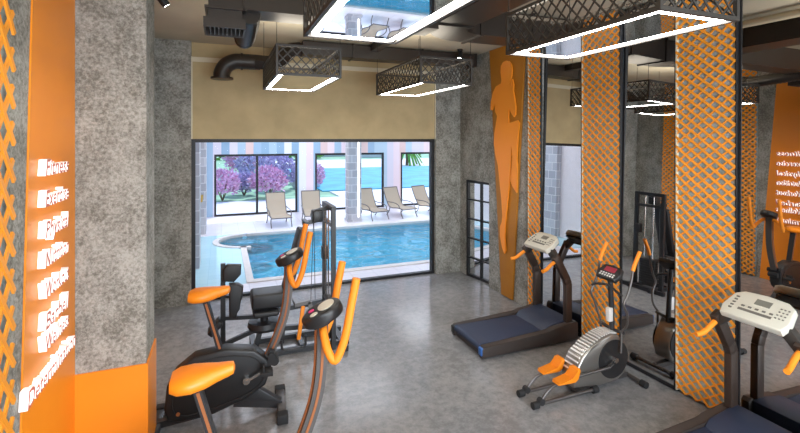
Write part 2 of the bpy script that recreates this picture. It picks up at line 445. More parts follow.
# ------------------------------------------------------------------ amber figure panel
fp = thing('figure_panel', 'tapering amber wall panel with a bright orange human silhouette raising one knee', 'wall panel', (4.695, 6.65, 0))
MB().prism([(7.19 - 6.65, CEIL - .01), (6.12 - 6.65, CEIL - .01), (6.485 - 6.65, .02), (6.81 - 6.65, .02)], (0, 0, 0), (0, 1, 0), (0, 0, 1), (-1, 0, 0), .035, .004).build('amber_board', M['orange_dark'], fp)
FIG = [(6.611, 4.172), (6.53, 4.15), (6.46, 4.08), (6.44, 3.98), (6.455, 3.88), (6.495, 3.80), (6.50, 3.73), (6.475, 3.70), (6.47, 3.81), (6.432, 3.83), (6.397, 3.738), (6.405, 3.617), (6.379, 3.534), (6.336, 3.345), (6.345, 3.214), (6.388, 3.173), (6.458, 3.241), (6.529, 3.32), (6.547, 3.197), (6.538, 3.075), (6.388, 3.098), (6.285, 3.116), (6.235, 3.062), (6.26, 2.948), (6.285, 2.738), (6.311, 2.474), (6.291, 2.361), (6.3, 2.077), (6.309, 1.889), (6.421, 1.98), (6.50, 2.099), (6.45, 2.30), (6.43, 2.50), (6.46, 2.68), (6.497, 2.234), (6.526, 1.999), (6.594, 1.582), (6.643, 1.28), (6.653, 1.071), (6.623, 0.842), (6.663, 0.78), (6.733, 0.876), (6.80, 1.08), (6.80, 1.228), (6.744, 1.322), (6.723, 1.444), (6.755, 1.736), (6.80, 1.97), (6.86, 2.329), (6.944, 2.534), (6.994, 2.733), (6.974, 2.904), (6.924, 3.073), (6.885, 3.213), (6.944, 3.3), (6.974, 3.445), (7.044, 3.329), (7.10, 3.334), (7.09, 3.483), (7.024, 3.649), (6.924, 3.752), (6.769, 3.79), (6.751, 3.845), (6.779, 3.987), (6.769, 4.10), (6.703, 4.16)]
MB().prism([(a - 6.65, b) for a, b in FIG], (-.045, 0, 0), (0, 1, 0), (0, 0, 1), (-1, 0, 0), .025).build('figure_silhouette', M['orange_figure'], fp)

# ------------------------------------------------------------------ orange word panels on the left wall
WORDS = ['Fitness', 'Exercise', 'Physical', 'Nutrition', 'Workout', 'Barbell', 'Wellness', 'Determination']
ZC = [2.61, 2.41, 2.21, 2.02, 1.82, 1.62, 1.48, 1.27]
def word_mesh(word):
    cu = bpy.data.curves.new('w', 'FONT'); cu.body = word; cu.size = .185; cu.extrude = .018; cu.offset = .003; cu.align_x = 'CENTER'; cu.align_y = 'CENTER'
    cu.shear = .18; cu.resolution_u = 3
    o = bpy.data.objects.new('w', cu); C.objects.link(o)
    bpy.context.view_layer.update()
    me = bpy.data.meshes.new_from_object(o.evaluated_get(bpy.context.evaluated_depsgraph_get()))
    bpy.data.objects.remove(o)
    me.materials.clear(); me.materials.append(M['letter']); me.materials.append(M['neon'])
    for p in me.polygons: p.material_index = 0 if p.normal.z > .5 else 1
    return me
WM = [word_mesh(w) for w in WORDS]
WORDM = Matrix(((0, 0, 1, 0), (1, 0, 0, 0), (0, 1, 0, 0), (0, 0, 0, 1)))
def word_panel(corner, top, bot, yc, label):
    t = thing('word_panel', label, 'wall panel', (-1.10, corner, 0), 0, 'orange word panels')
    q = [(0, CEIL - .01), (top - corner, CEIL - .01), (bot - corner, 0.005), (0, .005)]
    if top > corner: q = q[::-1]
    MB().prism(q, (.001, 0, 0), (0, 1, 0), (0, 0, 1), (1, 0, 0), .010).build('orange_board', M['orange'], t)
    for me, z, w in zip(WM, ZC, WORDS):
        o = bpy.data.objects.new('lettering', me); C.objects.link(o); o.parent = t
        wd = max(v.co.x for v in me.vertices) - min(v.co.x for v in me.vertices)
        tw = {'Determination': .92}.get(w, .47)
        sx = tw / wd
        o.matrix_local = Matrix.Translation((.036, yc - corner + (.0 if w != 'Determination' else -.06), z)) @ WORDM @ Matrix.Diagonal((sx, .80, 1.25, 1))
    return t
word_panel(4.305, 3.49, 3.20, 3.73, 'tall orange panel with lit words on the wall left of the concrete pier')
word_panel(4.855, 5.60, 5.90, 5.36, 'orange panel with lit words hidden behind the pier, seen in the nearest mirror')

# ------------------------------------------------------------------ hanging light boxes
LZ, LH = 3.50, .34
def light_box(x0, x1, y0, y1, label):
    w = x1 - x0; d = y1 - y0
    t = thing('pendant_light_box', label, 'ceiling light', ((x0 + x1) / 2, (y0 + y1) / 2, LZ), 0, 'mesh-sided pendant light boxes')
    a, b = w / 2, d / 2; e = .025
    f = MB()
    for sx in (-1, 1):
        for sy in (-1, 1): f.box(sx * a - e / 2 * (1 + sx), sx * a + e / 2 * (1 - sx), sy * b - e / 2 * (1 + sy), sy * b + e / 2 * (1 - sy), 0, LH)
    for z in (0., LH - e):
        for sx in (-1, 1): f.box(sx * a - e / 2 * (1 + sx), sx * a + e / 2 * (1 - sx), -b + e, b - e, z, z + e)
        for sy in (-1, 1): f.box(-a + e, a - e, sy * b - e / 2 * (1 + sy), sy * b + e / 2 * (1 - sy), z, z + e)
    f.build('box_frame', M['lamp_dark'], t)
    for s in (-1, 1):
        m1 = MB(); lattice(m1, d - 2 * e, LH - 2 * e, .10, .105, .012, .006)
        o = m1.build('side_mesh', M['lamp_dark'], t); o.location = (s * (a - e / 2), -b + e, e)
        m2 = MB(); lattice(m2, w - 2 * e, LH - 2 * e, .10, .105, .012, .006)
        o = m2.build('side_mesh', M['lamp_dark'], t); o.rotation_euler = (0, 0, R(-90)); o.location = (-a + e, s * (b - e / 2), e)
    i0 = e + .026; i1 = i0 + .030
    l = MB()
    for sx in (-1, 1): l.box(sx * (a - i0), sx * (a - i1), -b + i0, b - i0, .008, .022)
    for sy in (-1, 1): l.box(-a + i1, a - i1, sy * (b - i0), sy * (b - i1), .008, .022)
    l.build('led_strip', M['led'], t)
    MB().box(-a + i1, a - i1, -b + i1, b - i1, .010, .020).build('glossy_panel', M['lamp_mirror'], t)
    MB().box(-a + e, a - e, -b + e, b - e, .0225, .028).build('tray', M['lamp_dark'], t)
    for sx in (-1, 1):
        for sy in (-1, 1): MB().cyl((sx * (a - .012), sy * (b - .03), LH), (sx * (a - .012), sy * (b - .03), CEIL - LZ), .0035, 6).build('cable', M['black'], t)
    return t
light_box(.55, 1.28, 5.02, 6.68, 'mesh-sided light box hanging by the window, the one nearer the pier')
light_box(2.30, 3.05, 5.10, 6.82, 'mesh-sided light box hanging before the window, nearer the orange figure panel')
light_box(.52, 1.20, 1.62, 3.10, 'large overhead light box whose glossy underside reflects the pool')
light_box(2.20, 2.86, 1.73, 3.15, 'large overhead light box hanging in front of the orange mesh panels')
light_box(.53, 1.24, -1.6, -.2, 'mesh-sided light box hanging behind the camera, left')  # this and the next box are an imagined row, added to light the room
light_box(2.95, 3.6, -1.6, -.2, 'mesh-sided light box hanging behind the camera, right')

# ------------------------------------------------------------------ ducts
def rect_duct(mb, p0, p1, w, h): mb.bar(p0, p1, w, h)
t = thing('main_air_duct', 'big dark brown rectangular duct bending towards the right wall under the ceiling', 'duct', (2.47, 5.2, 4.27))
MB().bar((0.02, -7.1, .0), (.02, -.62, 0), .46, .33).build('long_run', M['duct'], t)
el = MB()
prof = []
for k in range(9):
    a = PI / 2 * k / 8
    prof.append((a,))
# quarter bend in plan
inner, outer = .25, .71
cx, cy = .25 + .25 - .46 / 2 - .02 + .02, -.60
cx = .02 + .23 + inner
poly = [(cx - outer * math.cos(a[0]), cy + outer * math.sin(a[0])) for a in prof] + [(cx - inner * math.cos(a[0]), cy + inner * math.sin(a[0])) for a in prof[::-1]]
el.prism(poly, (0, 0, -.165), (1, 0, 0), (0, 1, 0), (0, 0, 1), .33).build('elbow', M['duct'], t)
yc = cy + (inner + outer) / 2
MB().bar((cx, yc, 0), (2.21, yc, 0), .46, .33).build('cross_run', M['duct'], t)
for q in (cx + .06, cx + .85): MB().bar((q - .02, yc, 0), (q + .02, yc, 0), .50, .37).build('flange', M['duct'], t)
for q in (-.66, -2.4): MB().bar((.02, q, 0), (.02, q + .04, 0), .5, .37).build('flange', M['duct'], t)
MB().bar((.02, -.0, .12), (.02, 2.25, .12), .14, .12).build('branch_run', M['duct'], t)
t = thing('back_wall_duct', 'dark duct running along the ceiling above the window wall', 'duct', (2.5, 7.62, 4.33))
MB().bar((-1.25, 0, -.02), (2.06, 0, -.02), .3, .22).build('run', M['duct'], t)
for q in (-.4, .9, 2.03): MB().bar((q, 0, -.02), (q + .03, 0, -.02), .34, .25).build('flange', M['duct'], t)
MB().curve([(-1.25, 0, -.02), (-1.45, 0, -.06), (-1.6, 0, -.22), (-1.75, 0, -.28), (-2.0, 0, -.28)], .115, 4).build('offset_bend', M['duct'], t)
t = thing('outlet_elbow_duct', 'dark duct with a downward elbow outlet by the cream back wall', 'duct', (.31, 7.68, 4.05))
MB().tube(smooth([(.28, 0, 0), (.0, 0, 0), (-.12, 0, -.01), (-.24, 0, -.08), (-.30, 0, -.20), (-.30, 0, -.27)], 5), .125, 16).build('elbow_pipe', M['duct'], t)
MB().cyl((-.30, 0, -.30), (-.30, 0, -.27), .17, 24).build('flange', M['duct'], t)
MB().cyl((-.02, 0, 0), (.01, 0, 0), .14, 20).build('flange', M['duct'], t)
t = thing('supply_vent_duct', 'dark rectangular duct ending in a slotted vent near the pier', 'duct', (.3, 4.57, 4.17))
MB().bar((-.12, 0, .0), (1.9, 0, .0), .36, .34).build('run', M['duct'], t)
MB().box(-.41, -.12, -.17, .17, -.27, .17).build('drop_box', M['duct'], t)
MB().box(-.44, -.10, -.2, .2, -.19, -.165).build('flange', M['duct'], t)
MB().box(-.11, -.08, -.2, .2, -.19, .19).build('flange', M['duct'], t)
g = MB().box(-.45, -.09, -.2, -.185, -.36, -.27).box(-.45, -.09, .185, .2, -.36, -.27).box(-.45, -.435, -.185, .185, -.36, -.27).box(-.105, -.09, -.185, .185, -.36, -.27)
for i in range(8): g.box(-.40 + i * .037, -.392 + i * .037, -.185, .185, -.35, -.28)
g.build('vent_grille', M['duct'], t)
pth = smooth([(.25, 4.5, 3.99), (.255, 4.9, 3.96), (.25, 5.3, 3.94), (.245, 5.55, 3.97), (.24, 5.68, 4.12), (.24, 5.70, 4.45)], 12)
rad = [.098 + .009 * (i % 2) for i in range(len(pth))]
tag(MB().tube([p - Vector((.3, 4.57, 4.17)) for p in pth], rad, 16).build('flexible_hose', M['duct'], t))
tag(MB().cyl((3.0, 4.6, 4.36), (2.88, 1.0, 4.36), .05, 12).build('ceiling_conduit', M['cream_trim']), 'pale round pipe under the ceiling beside the big duct', 'pipe')

def spot(x, y, label, ax):
    t = thing('track_spotlight', label, 'spotlight', (x, y, CEIL), 0, 'small black ceiling spotlights')
    MB().cyl((0, 0, -.03), (0, 0, 0), .05, 16).cyl((0, 0, -.10), (0, 0, -.03), .010, 8).build('bracket', M['black'], t)
    d = Vector(ax).normalized()
    MB().tube([Vector((0, 0, -.11)) - d * .07, Vector((0, 0, -.11)) + d * .09], .045, 16).build('lamp_body', M['black'], t)
    MB().tube([Vector((0, 0, -.11)) + d * .088, Vector((0, 0, -.11)) + d * .094], .036, 16).build('lamp_lens', M['led'], t)
spot(-.62, 5.55, 'small black spotlight on the ceiling beside the pier', (.5, .4, -.6))
spot(4.1, 7.3, 'small black spotlight on the ceiling by the top of the figure panel', (-.3, -.3, -.7))

# ------------------------------------------------------------------ exercise bikes
def bike():
    t = thing('exercise_bike', 'x', 'exercise bike', (0, 0, 0), 0, 'upright exercise bikes')
    prof = [(-.495, .12), (-.525, .22), (-.50, .44), (-.435, .56), (-.265, .69), (.03, .725), (.30, .675), (.42, .57), (.455, .45), (.40, .31), (.21, .195), (-.08, .115), (-.37, .075)]
    MB().prism(prof, (0, .085, 0), (1, 0, 0), (0, 0, 1), (0, -1, 0), .17, .025).build('body_shell', M['plastic'], t)
    r2 = MB(); pr = smooth([(x * .86, -.088, .40 + (z - .40) * .80) for x, z in prof] + [(prof[0][0] * .86, -.088, .40 + (prof[0][1] - .40) * .8)], 3)
    r2.tube(pr, .006, 6, False); r2.build('shell_seam', M['rubber'], t)
    MB().cyl((-.40, -.087, .17), (-.40, -.094, .17), .018, 16).build('badge', M['rust'], t)
    MB().bar((-.60, 0, .06), (-.2, 0, .10), .07, .06).bar((.1, 0, .16), (.56, 0, .065), .09, .07).prism([(.02, .18), (.30, .30), (.56, .10), (.56, .045), (.44, .045)], (0, .04, 0), (1, 0, 0), (0, 0, 1), (0, -1, 0), .08, .01).build('base_frame', M['steel_black'], t)
    for x, nm, m in ((.56, 'front_foot', M['steel_grey']), (-.60, 'rear_foot', M['steel_black'])):
        o = MB().box(x - .045, x + .045, -.20, .22, .012, .085, .012).build(nm, m, t)
        for s in (-1, 1): MB().box(x - .055, x + .055, .01 + s * .25 - .05, .01 + s * .25 + .05, .0, .095, .014).build('end_cap', M['rubber'], o)
    MB().bar((-.02, 0, .66), (-.165, 0, 1.20), .075, .05, up=(1, 0, 0)).build('seat_post', M['steel_black'], t)
    MB().bar((-.025, -.039, .70), (-.16, -.039, 1.18), .004, .02, up=(1, 0, 0)).build('seat_post_strip', M['rust'], t)
    # saddle: wide at the back, a nose in front
    mb = MB(); sec = [(-.325, .02, .02), (-.315, .105, .075), (-.27, .14, .10), (-.19, .145, .105), (-.11, .115, .10), (-.04, .075, .085), (.02, .055, .075), (.055, .045, .06), (.065, .015, .02)]
    rings = []
    for x, hw, hh in sec:
        zc = 1.262 + .03 * ((x + .13) / .2) * (1 if x > -.13 else .2)
        rings.append([mb.bm.verts.new((x, hw * math.copysign(abs(math.cos(a)) ** .7, math.cos(a)), zc + hh * .55 * math.copysign(abs(math.sin(a)) ** .8, math.sin(a)))) for a in [2 * PI * j / 20 for j in range(20)]])
    for a, b in zip(rings, rings[1:]):
        for j in range(20): mb.bm.faces.new((a[j], a[(j + 1) % 20], b[(j + 1) % 20], b[j]))
    mb.bm.faces.new(rings[0][::-1]); mb.bm.faces.new(rings[-1]); mb._done(0, True)
    mb.build('saddle', M['seat_orange'], t)
    # curved console mast, flat, with copper strips down both faces
    mast = [(.37, 0, .42), (.44, 0, .58), (.535, 0, .80), (.60, 0, 1.0), (.632, 0, 1.22), (.64, 0, 1.53)]
    mb = MB(); P = smooth(mast, 5)
    for a, b in zip(P, P[1:]): mb.bar(a, b + (b - a) * .15, .085, .075, up=(1, 0, 0))
    mb.build('console_mast', M['steel_grey'], t)
    for s in (-1, 1):
        mb = MB()
        for a, b in zip(P, P[1:]): mb.bar(a + Vector((0, s * .0445, 0)), b + (b - a) * .3 + Vector((0, s * .0445, 0)), .006, .018, up=(1, 0, 0))
        mb.build('mast_strip', M['rust'], t)
    MB().tube([p + Vector((-.040, 0, 0)) for p in P], .011, 8).build('mast_strip', M['rust'], t)
    for s in (-1, 1):
        o = MB()
        o.tube([(.26, s * .10, .47), (.26 + s * -.13, s * .115, .47 + s * -.08)] if False else [(.22, s * .085, .40), (.22, s * .125, .40)], .035, 14)
        e = Vector((.22 + s * -.19, s * .12, .40 + s * -.09))
        o.bar((.22, s * .115, .40), e, .03, .022)
        k = o.build('crank_arm', M['chrome'], t)
        MB().box(e.x - .06, e.x + .06, min(e.y, e.y + s * .12), max(e.y, e.y + s * .12), e.z - .02, e.z + .02, .006).box(e.x - .035, e.x - .015, e.y + s * .015, e.y + s * .10, e.z + .02, e.z + .065).build('pedal', M['rubber'], k)
    # knobs round the mast foot
    MB().tube([(.46, -.10, .60), (.46, .10, .60)], .035, 12).tube([(.49, -.07, .53), (.49, .07, .53)], .045, 12).bar((.43, -.07, .48), (.47, -.07, .66), .03, .05).build('mast_clamp', M['rubber'], t)
    # console: lens-shaped pod tilted to the rider
    cm = Matrix.Translation((.645, 0, 1.565)) @ Matrix.Rotation(R(-24), 4, 'Y')
    mb = MB(); egg = []
    for k in range(28):
        a = 2 * PI * k / 28
        egg.append((.148 * math.cos(a), .112 * math.sin(a) * (1 + .16 * math.cos(a))))
    mb.prism(egg, (0, 0, -.04), (1, 0, 0), (0, 1, 0), (0, 0, 1), .085, .022)
    co = mb.build('console', M['plastic'], t, cm)
    def ell(cx, cy, rx, ry, m, nm):
        q = [(cx + rx * math.cos(2 * PI * k / 20), cy + ry * math.sin(2 * PI * k / 20)) for k in range(20)]
        MB().prism(q, (0, 0, .044), (1, 0, 0), (0, 1, 0), (0, 0, 1), .006).build(nm, m, co)
    ell(.045, .0, .062, .066, M['lcd_pale'], 'screen'); ell(-.055, -.045, .028, .022, M['lcd_pale'], 'button'); ell(-.062, .03, .022, .018, M['pink'], 'button')
    # two J-shaped orange grips
    for s in (-1, 1):
        pts = [(.64, s * .05, 1.49), (.635, s * .12, 1.46), (.65, s * .19, 1.38), (.69, s * .215, 1.33), (.735, s * .22, 1.41), (.77, s * .22, 1.53), (.80, s * .22, 1.69), (.835, s * .22, 1.86)]
        MB().curve(pts, .028, 12).build('handlebar_grip', M['grip_orange'], t)
    return t
b1 = bike(); b1.location = (.02, 4.83, 0); b1.rotation_euler = (0, 0, R(-4)); b1['label'] = 'black exercise bike whose whole body shows, orange saddle, standing in front of the weight machine'
dup(b1, (.02, 3.17, 0), R(-2), 'closest black exercise bike, cut by the picture bottom, with two raised orange grips')

# ------------------------------------------------------------------ multi-station weight machine
t = thing('weight_machine', 'black multi-station weight machine with padded bench in front of the pool window', 'gym machine', (.8, 6.2, 0))
def L(x, y, z): return (x - .8, y - 6.2, z)
fr = MB()
for y in (5.98, 6.42): fr.bar(L(.36, y, .04), L(1.62, y, .04), .06, .06)
fr.bar(L(.40, 5.75, .04), L(.40, 6.65, .04), .07, .07).bar(L(1.0, 5.98, .04), L(1.0, 6.42, .04), .06, .06).bar(L(1.52, 5.75, .04), L(1.52, 6.65, .04), .07, .07)
fr.bar(L(.42, 6.2, .06), L(.55, 6.2, .52), .06, .06).bar(L(.75, 6.2, .06), L(.80, 6.2, .60), .06, .06).bar(L(.45, 6.2, .28), L(1.3, 6.2, .22), .06, .06).bar(L(.55, 6.2, .50), L(1.3, 6.2, .55), .06, .06)
fr.build('base_frame', M['steel_black'], t)
for y in (5.90, 6.46): MB().bar(L(1.39, y, .0), L(1.39, y, 1.88), .055, .07).build('upright', M['steel_black'], t)
MB().bar(L(1.39, 5.87, 1.87), L(1.39, 6.49, 1.87), .06, .06).bar(L(1.39, 5.92, 1.64), L(1.39, 6.44, 1.64), .05, .05).bar(L(1.39, 6.2, 1.85), L(1.20, 6.2, 1.80), .05, .05).build('top_bracket', M['steel_black'], t)
MB().box(.36, .50, -.09, .09, 1.66, 1.82, .02).tube([L(1.22, 6.13, 1.74), L(1.22, 6.27, 1.74)], .07, 18).build('pulley_block', M['plastic'], t)
ws = MB()
for i in range(11): ws.box(1.33 - .8, 1.44 - .8, -.19, .13, .09 + i * .046, .132 + i * .046, .004)
ws.build('weight_stack', M['rubber'], t)
MB().box(1.34 - .8, 1.44 - .8, .16, .26, 1.08, 1.26, .01).build('knob_box', M['plastic'], t)
for s in (-.09, .09): MB().cyl(L(1.37, 6.2 + s, .08), L(1.37, 6.2 + s, 1.82), .011, 8).build('guide_rod', M['chrome'], t)
MB().tube([L(1.17, 6.13, 1.72), L(1.13, 6.13, .55)], .004, 6).tube([L(1.20, 6.27, 1.70), L(1.22, 6.27, .5)], .004, 6).build('cable', M['black'], t)
MB().bar(L(1.25, 6.2, 1.68), L(1.03, 6.2, 1.64), .06, .05).bar(L(1.07, 6.06, 1.66), L(1.07, 6.34, 1.66), .05, .05).build('press_link', M['steel_black'], t)
MB().bar(L(.79, 6.2, .72), L(1.02, 6.2, 1.58), .30, .085, up=(1, 0, 0), bev=.025).build('backrest', M['pad'], t)
MB().bar(L(.84, 6.2, .66), L(1.07, 6.2, 1.60), .08, .06, up=(1, 0, 0)).build('backrest_bar', M['steel_black'], t)
MB().box(.36 - .8, .80 - .8, -.18, .18, .60, .79, .035, 3).build('seat', M['pad'], t)
MB().box(.38 - .8, .70 - .8, -.20, .20, .50, .57, .025, 3).build('leg_pad', M['pad'], t)
MB().cyl(L(.53, 6.2, .40), L(.53, 6.2, .52), .05, 14).tube([L(.53, 6.2, .30), L(.53, 6.2, .34), L(.53, 6.2, .40)], [.19, .215, .20], 28).build('swivel_disc', M['pad'], t)
ps = MB().bar(L(.02, 6.2, .02), L(.02, 6.2, 1.20), .06, .06).bar(L(.02, 6.2, .50), L(.45, 6.2, .46), .05, .05).bar(L(.0, 6.2, .15), L(.46, 6.2, .30), .05, .05).bar(L(.02, 6.0, .025), L(.02, 6.4, .025), .06, .05)
ps.build('support_post', M['steel_black'], t)
MB().prism([(.02, .99), (.02, 1.14), (.07, 1.20), (.24, 1.18), (.235, 1.06), (.15, .97)], L(0, 6.10, 0), (1, 0, 0), (0, 0, 1), (0, 1, 0), .10, .02).build('chest_pad', M['pad'], t)
MB().prism([(.09, .56), (.09, .98), (.20, .97), (.26, .93), (.25, .80), (.19, .66), (.18, .54)], L(0, 6.0, 0), (1, 0, 0), (0, 0, 1), (0, 1, 0), .12, .025).build('chest_pad', M['pad'], t)
MB().bar(L(-.14, 6.2, .33), L(.0, 6.2, .48), .22, .08, bev=.02).build('foot_pad', M['pad'], t)
MB().bar(L(.90, 5.99, .62), L(1.10, 5.99, .64), .05, .05).bar(L(1.09, 5.99, .64), L(1.13, 5.99, .40), .05, .05).bar(L(.92, 6.2, .62), L(.92, 5.97, .62), .05, .05).build('lever_arm', M['steel_grey'], t)
MB().bar(L(1.0, 5.96, .60), L(.94, 5.96, .17), .035, .05, up=(1, 0, 0), bev=.01).build('lever_handle', M['grip_orange'], t)
MB().curve([L(.72, 5.95, .20), L(.73, 5.92, .10), L(.80, 5.90, .085), L(.95, 5.90, .085), L(1.02, 5.92, .11), L(1.03, 5.95, .22)], .016, 8).build('foot_loop', M['steel_black'], t)

# ------------------------------------------------------------------ treadmills
def treadmill():
    """x runs from the rear roller (0) to the front by the wall (1.55); y across, centre 0"""
    t = thing('treadmill', 'x', 'treadmill', (0, 0, 0), 0, 'treadmills')
    MB().box(.05, 1.50, -.34, .34, .0, .12, .01).build('base_deck', M['rail'], t)
    for s in (-1, 1):
        q = [(.0, .02), (.0, .13), (.03, .165), (1.05, .185), (1.12, .23), (1.52, .27), (1.55, .24), (1.55, .02)]
        o = MB().prism(q, (0, s * .365 + .045, 0), (1, 0, 0), (0, 0, 1), (0, -1, 0), .09, .015).build('side_rail', M['rail'], t)
        MB().box(-.012, .05, s * .365 - .04, s * .365 + .04, .05, .15, .012).build('rail_cap', M['blue_cap'] if s < 0 else M['rubber'], o)
    MB().tube([(.045, -.32, .125), (.045, .32, .125)], .048, 18).box(.045, 1.1, -.315, .315, .13, .172, .004).build('running_belt', M['belt'], t)
    MB().prism([(1.02, .165), (1.10, .235), (1.46, .285), (1.52, .26), (1.52, .1), (1.02, .1)], (0, .318, 0), (1, 0, 0), (0, 0, 1), (0, -1, 0), .636, .015).build('motor_hood', M['hood'], t)
    for s in (-1, 1):
        mb = MB(); y = s * .33
        P = [(1.43, y, .18), (1.43, y, .78), (1.40, y, .86), (1.22, y, 1.17)]
        for a, b in zip(P, P[1:]): mb.bar(a, Vector(b) + (Vector(b) - Vector(a)).normalized() * .012, .07, .105, up=(1, 0, 0), bev=.008)
        mb.build('upright_post', M['bronze'], t)
        mb = MB(); mb.bar((1.25, y, 1.11), (1.24, y * .62, 1.25), .10, .085, up=(1, 0, 0), bev=.012)
        mb.build('console_arm', M['lamp_dark'], t)
        MB().curve([(1.24, y, 1.12), (1.15, y * 1.0, 1.075), (1.06, y * 1.03, 1.02), (.98, y * 1.08, 1.005)], [.024] * 19, 12).build('hand_grip', M['grip_orange'], t)
    cm = Matrix.Translation((1.27, 0, 1.305)) @ Matrix.Rotation(R(-33), 4, 'Y')
    shp = [(-.155, -.24), (-.155, .24), (-.06, .265), (.10, .235), (.15, .17), (.165, 0), (.15, -.17), (.10, -.235), (-.06, -.265)]
    co = MB().prism(shp, (0, 0, -.035), (1, 0, 0), (0, 1, 0), (0, 0, 1), .07, .014).build('console', M['console_white'], t, cm)
    MB().box(.03, .095, -.075, .045, .034, .039).build('display', M['lcd'], co)
    k = MB()
    for i in range(5):
        k.box(-.03, -.014, -.125 + i * .055, -.10 + i * .055, .034, .041); k.box(-.085 + i * .035, -.072 + i * .035, .175 - .01 * 0, .20, .034, .041)
    for i in range(4):
        for j in range(3): k.box(-.05 + i * .035, -.04 + i * .035, -.215 + j * .028, -.203 + j * .028, .034, .041)
    k.box(-.075, -.05, -.13, .13, .034, .038)
    k.build('keypad', M['console_key'], co)
    MB().box(-.13, .12, -.20, .20, -.075, -.036, .02).build('console_back', M['lamp_dark'], co)
    MB().bar((1.24, -.25, 1.22), (1.24, .25, 1.22), .06, .06, up=(1, 0, 0), bev=.01).build('console_bracket', M['lamp_dark'], t)
    return t
t1 = treadmill(); t1.location = (3.06, 5.29, 0); t1['label'] = 'treadmill with full navy belt in view, standing below the orange figure panel'
dup(t1, (3.07, 2.47, 0), 0, 'treadmill cut by the lower right picture corner, off-white console seen large')

# ------------------------------------------------------------------ elliptical trainer
t = thing('elliptical_trainer', 'silver elliptical trainer with orange foot plates standing before the mirror', 'elliptical trainer', (3.8, 3.92, 0))
def E(x, y, z): return (x - 3.8, y - 3.92, z)
for y, x1 in ((3.80, 3.82), (4.04, 3.75)):
    o = MB().tube([E(3.03, y, .045), E(x1, y, .045)], .020, 10).build('base_rail', M['steel_grey'], t)
    for x in (3.02, x1): MB().tube([E(x - .035, y, .042), E(x + .035, y, .042)], .036, 14).build('end_cap', M['rubber'], o)
o = MB().tube([E(4.42, 3.68, .045), E(4.42, 4.20, .045)], .024, 10).bar(E(3.60, 3.92, .06), E(4.42, 3.92, .05), .06, .05).bar(E(3.62, 3.80, .05), E(3.62, 4.04, .05), .05, .04).build('front_stabilizer', M['steel_grey'], t)
for y in (3.68, 4.20): MB().tube([E(4.42, y - .035, .042), E(4.42, y + .035, .042)], .038, 14).build('end_cap', M['rubber'], o)
prof = [(3.545, .10), (3.55, .25), (3.66, .42), (3.80, .51), (3.95, .58), (4.08, .605), (4.18, .585), (4.26, .49), (4.315, .35), (4.32, .24), (4.28, .13), (4.18, .075), (3.90, .07)]
MB().prism([(x - 3.8, z) for x, z in prof], (0, .11, 0), (1, 0, 0), (0, 0, 1), (0, -1, 0), .22, .025).build('body_shell', M['silver'], t)
sl = MB()
for (xa, za), (xb, zb) in zip(prof[1:6], prof[2:7]):
    n = 4
    for k in range(n):
        x = xa + (xb - xa) * (k + .5) / n; z = za + (zb - za) * (k + .5) / n; d = Vector((xb - xa, 0, zb - za)).normalized()
        q = Vector((x - 3.8, 0, z)) + Vector((-d.z, 0, d.x)) * .006
        sl.bar(q + Vector((0, -.085, 0)), q + Vector((0, .085, 0)), .018, .012, up=(-d.z, 0, d.x))
sl.build('cover_slats', M['silver_slat'], t)
for s in (-1, 1):
    MB().tube([(4.10 - 3.8, s * .108, .325), (4.10 - 3.8, s * .117, .325)], .215, 40).build('flywheel_disc', M['plastic'], t)
    cr = Vector((4.10 - 3.8, s * .13, .325)); pe = cr + Vector((-.11 * s * -1, s * .03, -.05 * -s))
    MB().tube([cr - Vector((0, s * .02, 0)), cr + Vector((0, s * .03, 0))], .03, 12).bar(cr, pe, .03, .02).build('crank', M['chrome'], t)
    y0 = s * .12
    # foot link: rail roller - curved arm - up to the crank
    MB().curve([(3.09 - 3.8, y0, .065), (3.15 - 3.8, y0, .13), (3.23 - 3.8, y0, .185), (3.36 - 3.8, y0, .21), (3.60 - 3.8, y0 + s * .02, .245), (pe.x, y0 + s * .045, pe.z)], .016, 10).build('foot_link', M['steel_grey'], t)
    MB().tube([(3.09 - 3.8, y0 - .03, .07), (3.09 - 3.8, y0 + .03, .07)], .034, 14).build('roller', M['rubber'], t)
    f = MB().prism([(3.28, .215), (3.29, .245), (3.47, .25), (3.52, .34), (3.56, .345), (3.575, .32), (3.545, .235), (3.50, .205)], (-3.8, y0 + .06, 0), (1, 0, 0), (0, 0, 1), (0, -1, 0), .12, .014)
    f.build('foot_plate', M['seat_orange'], t)
MB().tube([E(4.20, 3.92, .55), E(4.19, 3.92, .9), E(4.17, 3.92, 1.20)], .03, 12).build('mast', M['steel_black'], t)
MB().box(4.13 - 3.8, 4.19 - 3.8, -.03, .03, .70, .86, .01).build('bottle_holder', M['silver_slat'], t)
cm = Matrix.Translation(E(4.17, 3.92, 1.25)) @ Matrix.Rotation(R(-40), 4, 'Y')
co = MB().prism([(-.09, -.13), (-.09, .13), (.0, .155), (.09, .12), (.10, 0), (.09, -.12), (0, -.155)], (0, 0, -.03), (1, 0, 0), (0, 1, 0), (0, 0, 1), .055, .012).build('console', M['plastic'], t, cm)
MB().box(-.0, .065, -.075, .075, .025, .030).build('screen', M['red_led'], co)
k = MB()
for i in range(6): k.box(-.065, -.045, -.10 + i * .036, -.08 + i * .036, .025, .031); k.box(-.035, -.02, -.10 + i * .036, -.08 + i * .036, .025, .031)
k.build('keypad', M['silver_slat'], co)
MB().curve([E(4.12, 3.70, 1.06), E(4.10, 3.78, 1.10), E(4.14, 3.92, 1.12), E(4.10, 4.06, 1.10), E(4.12, 4.14, 1.06)], .014, 8).build('fixed_handlebar', M['steel_black'], t)
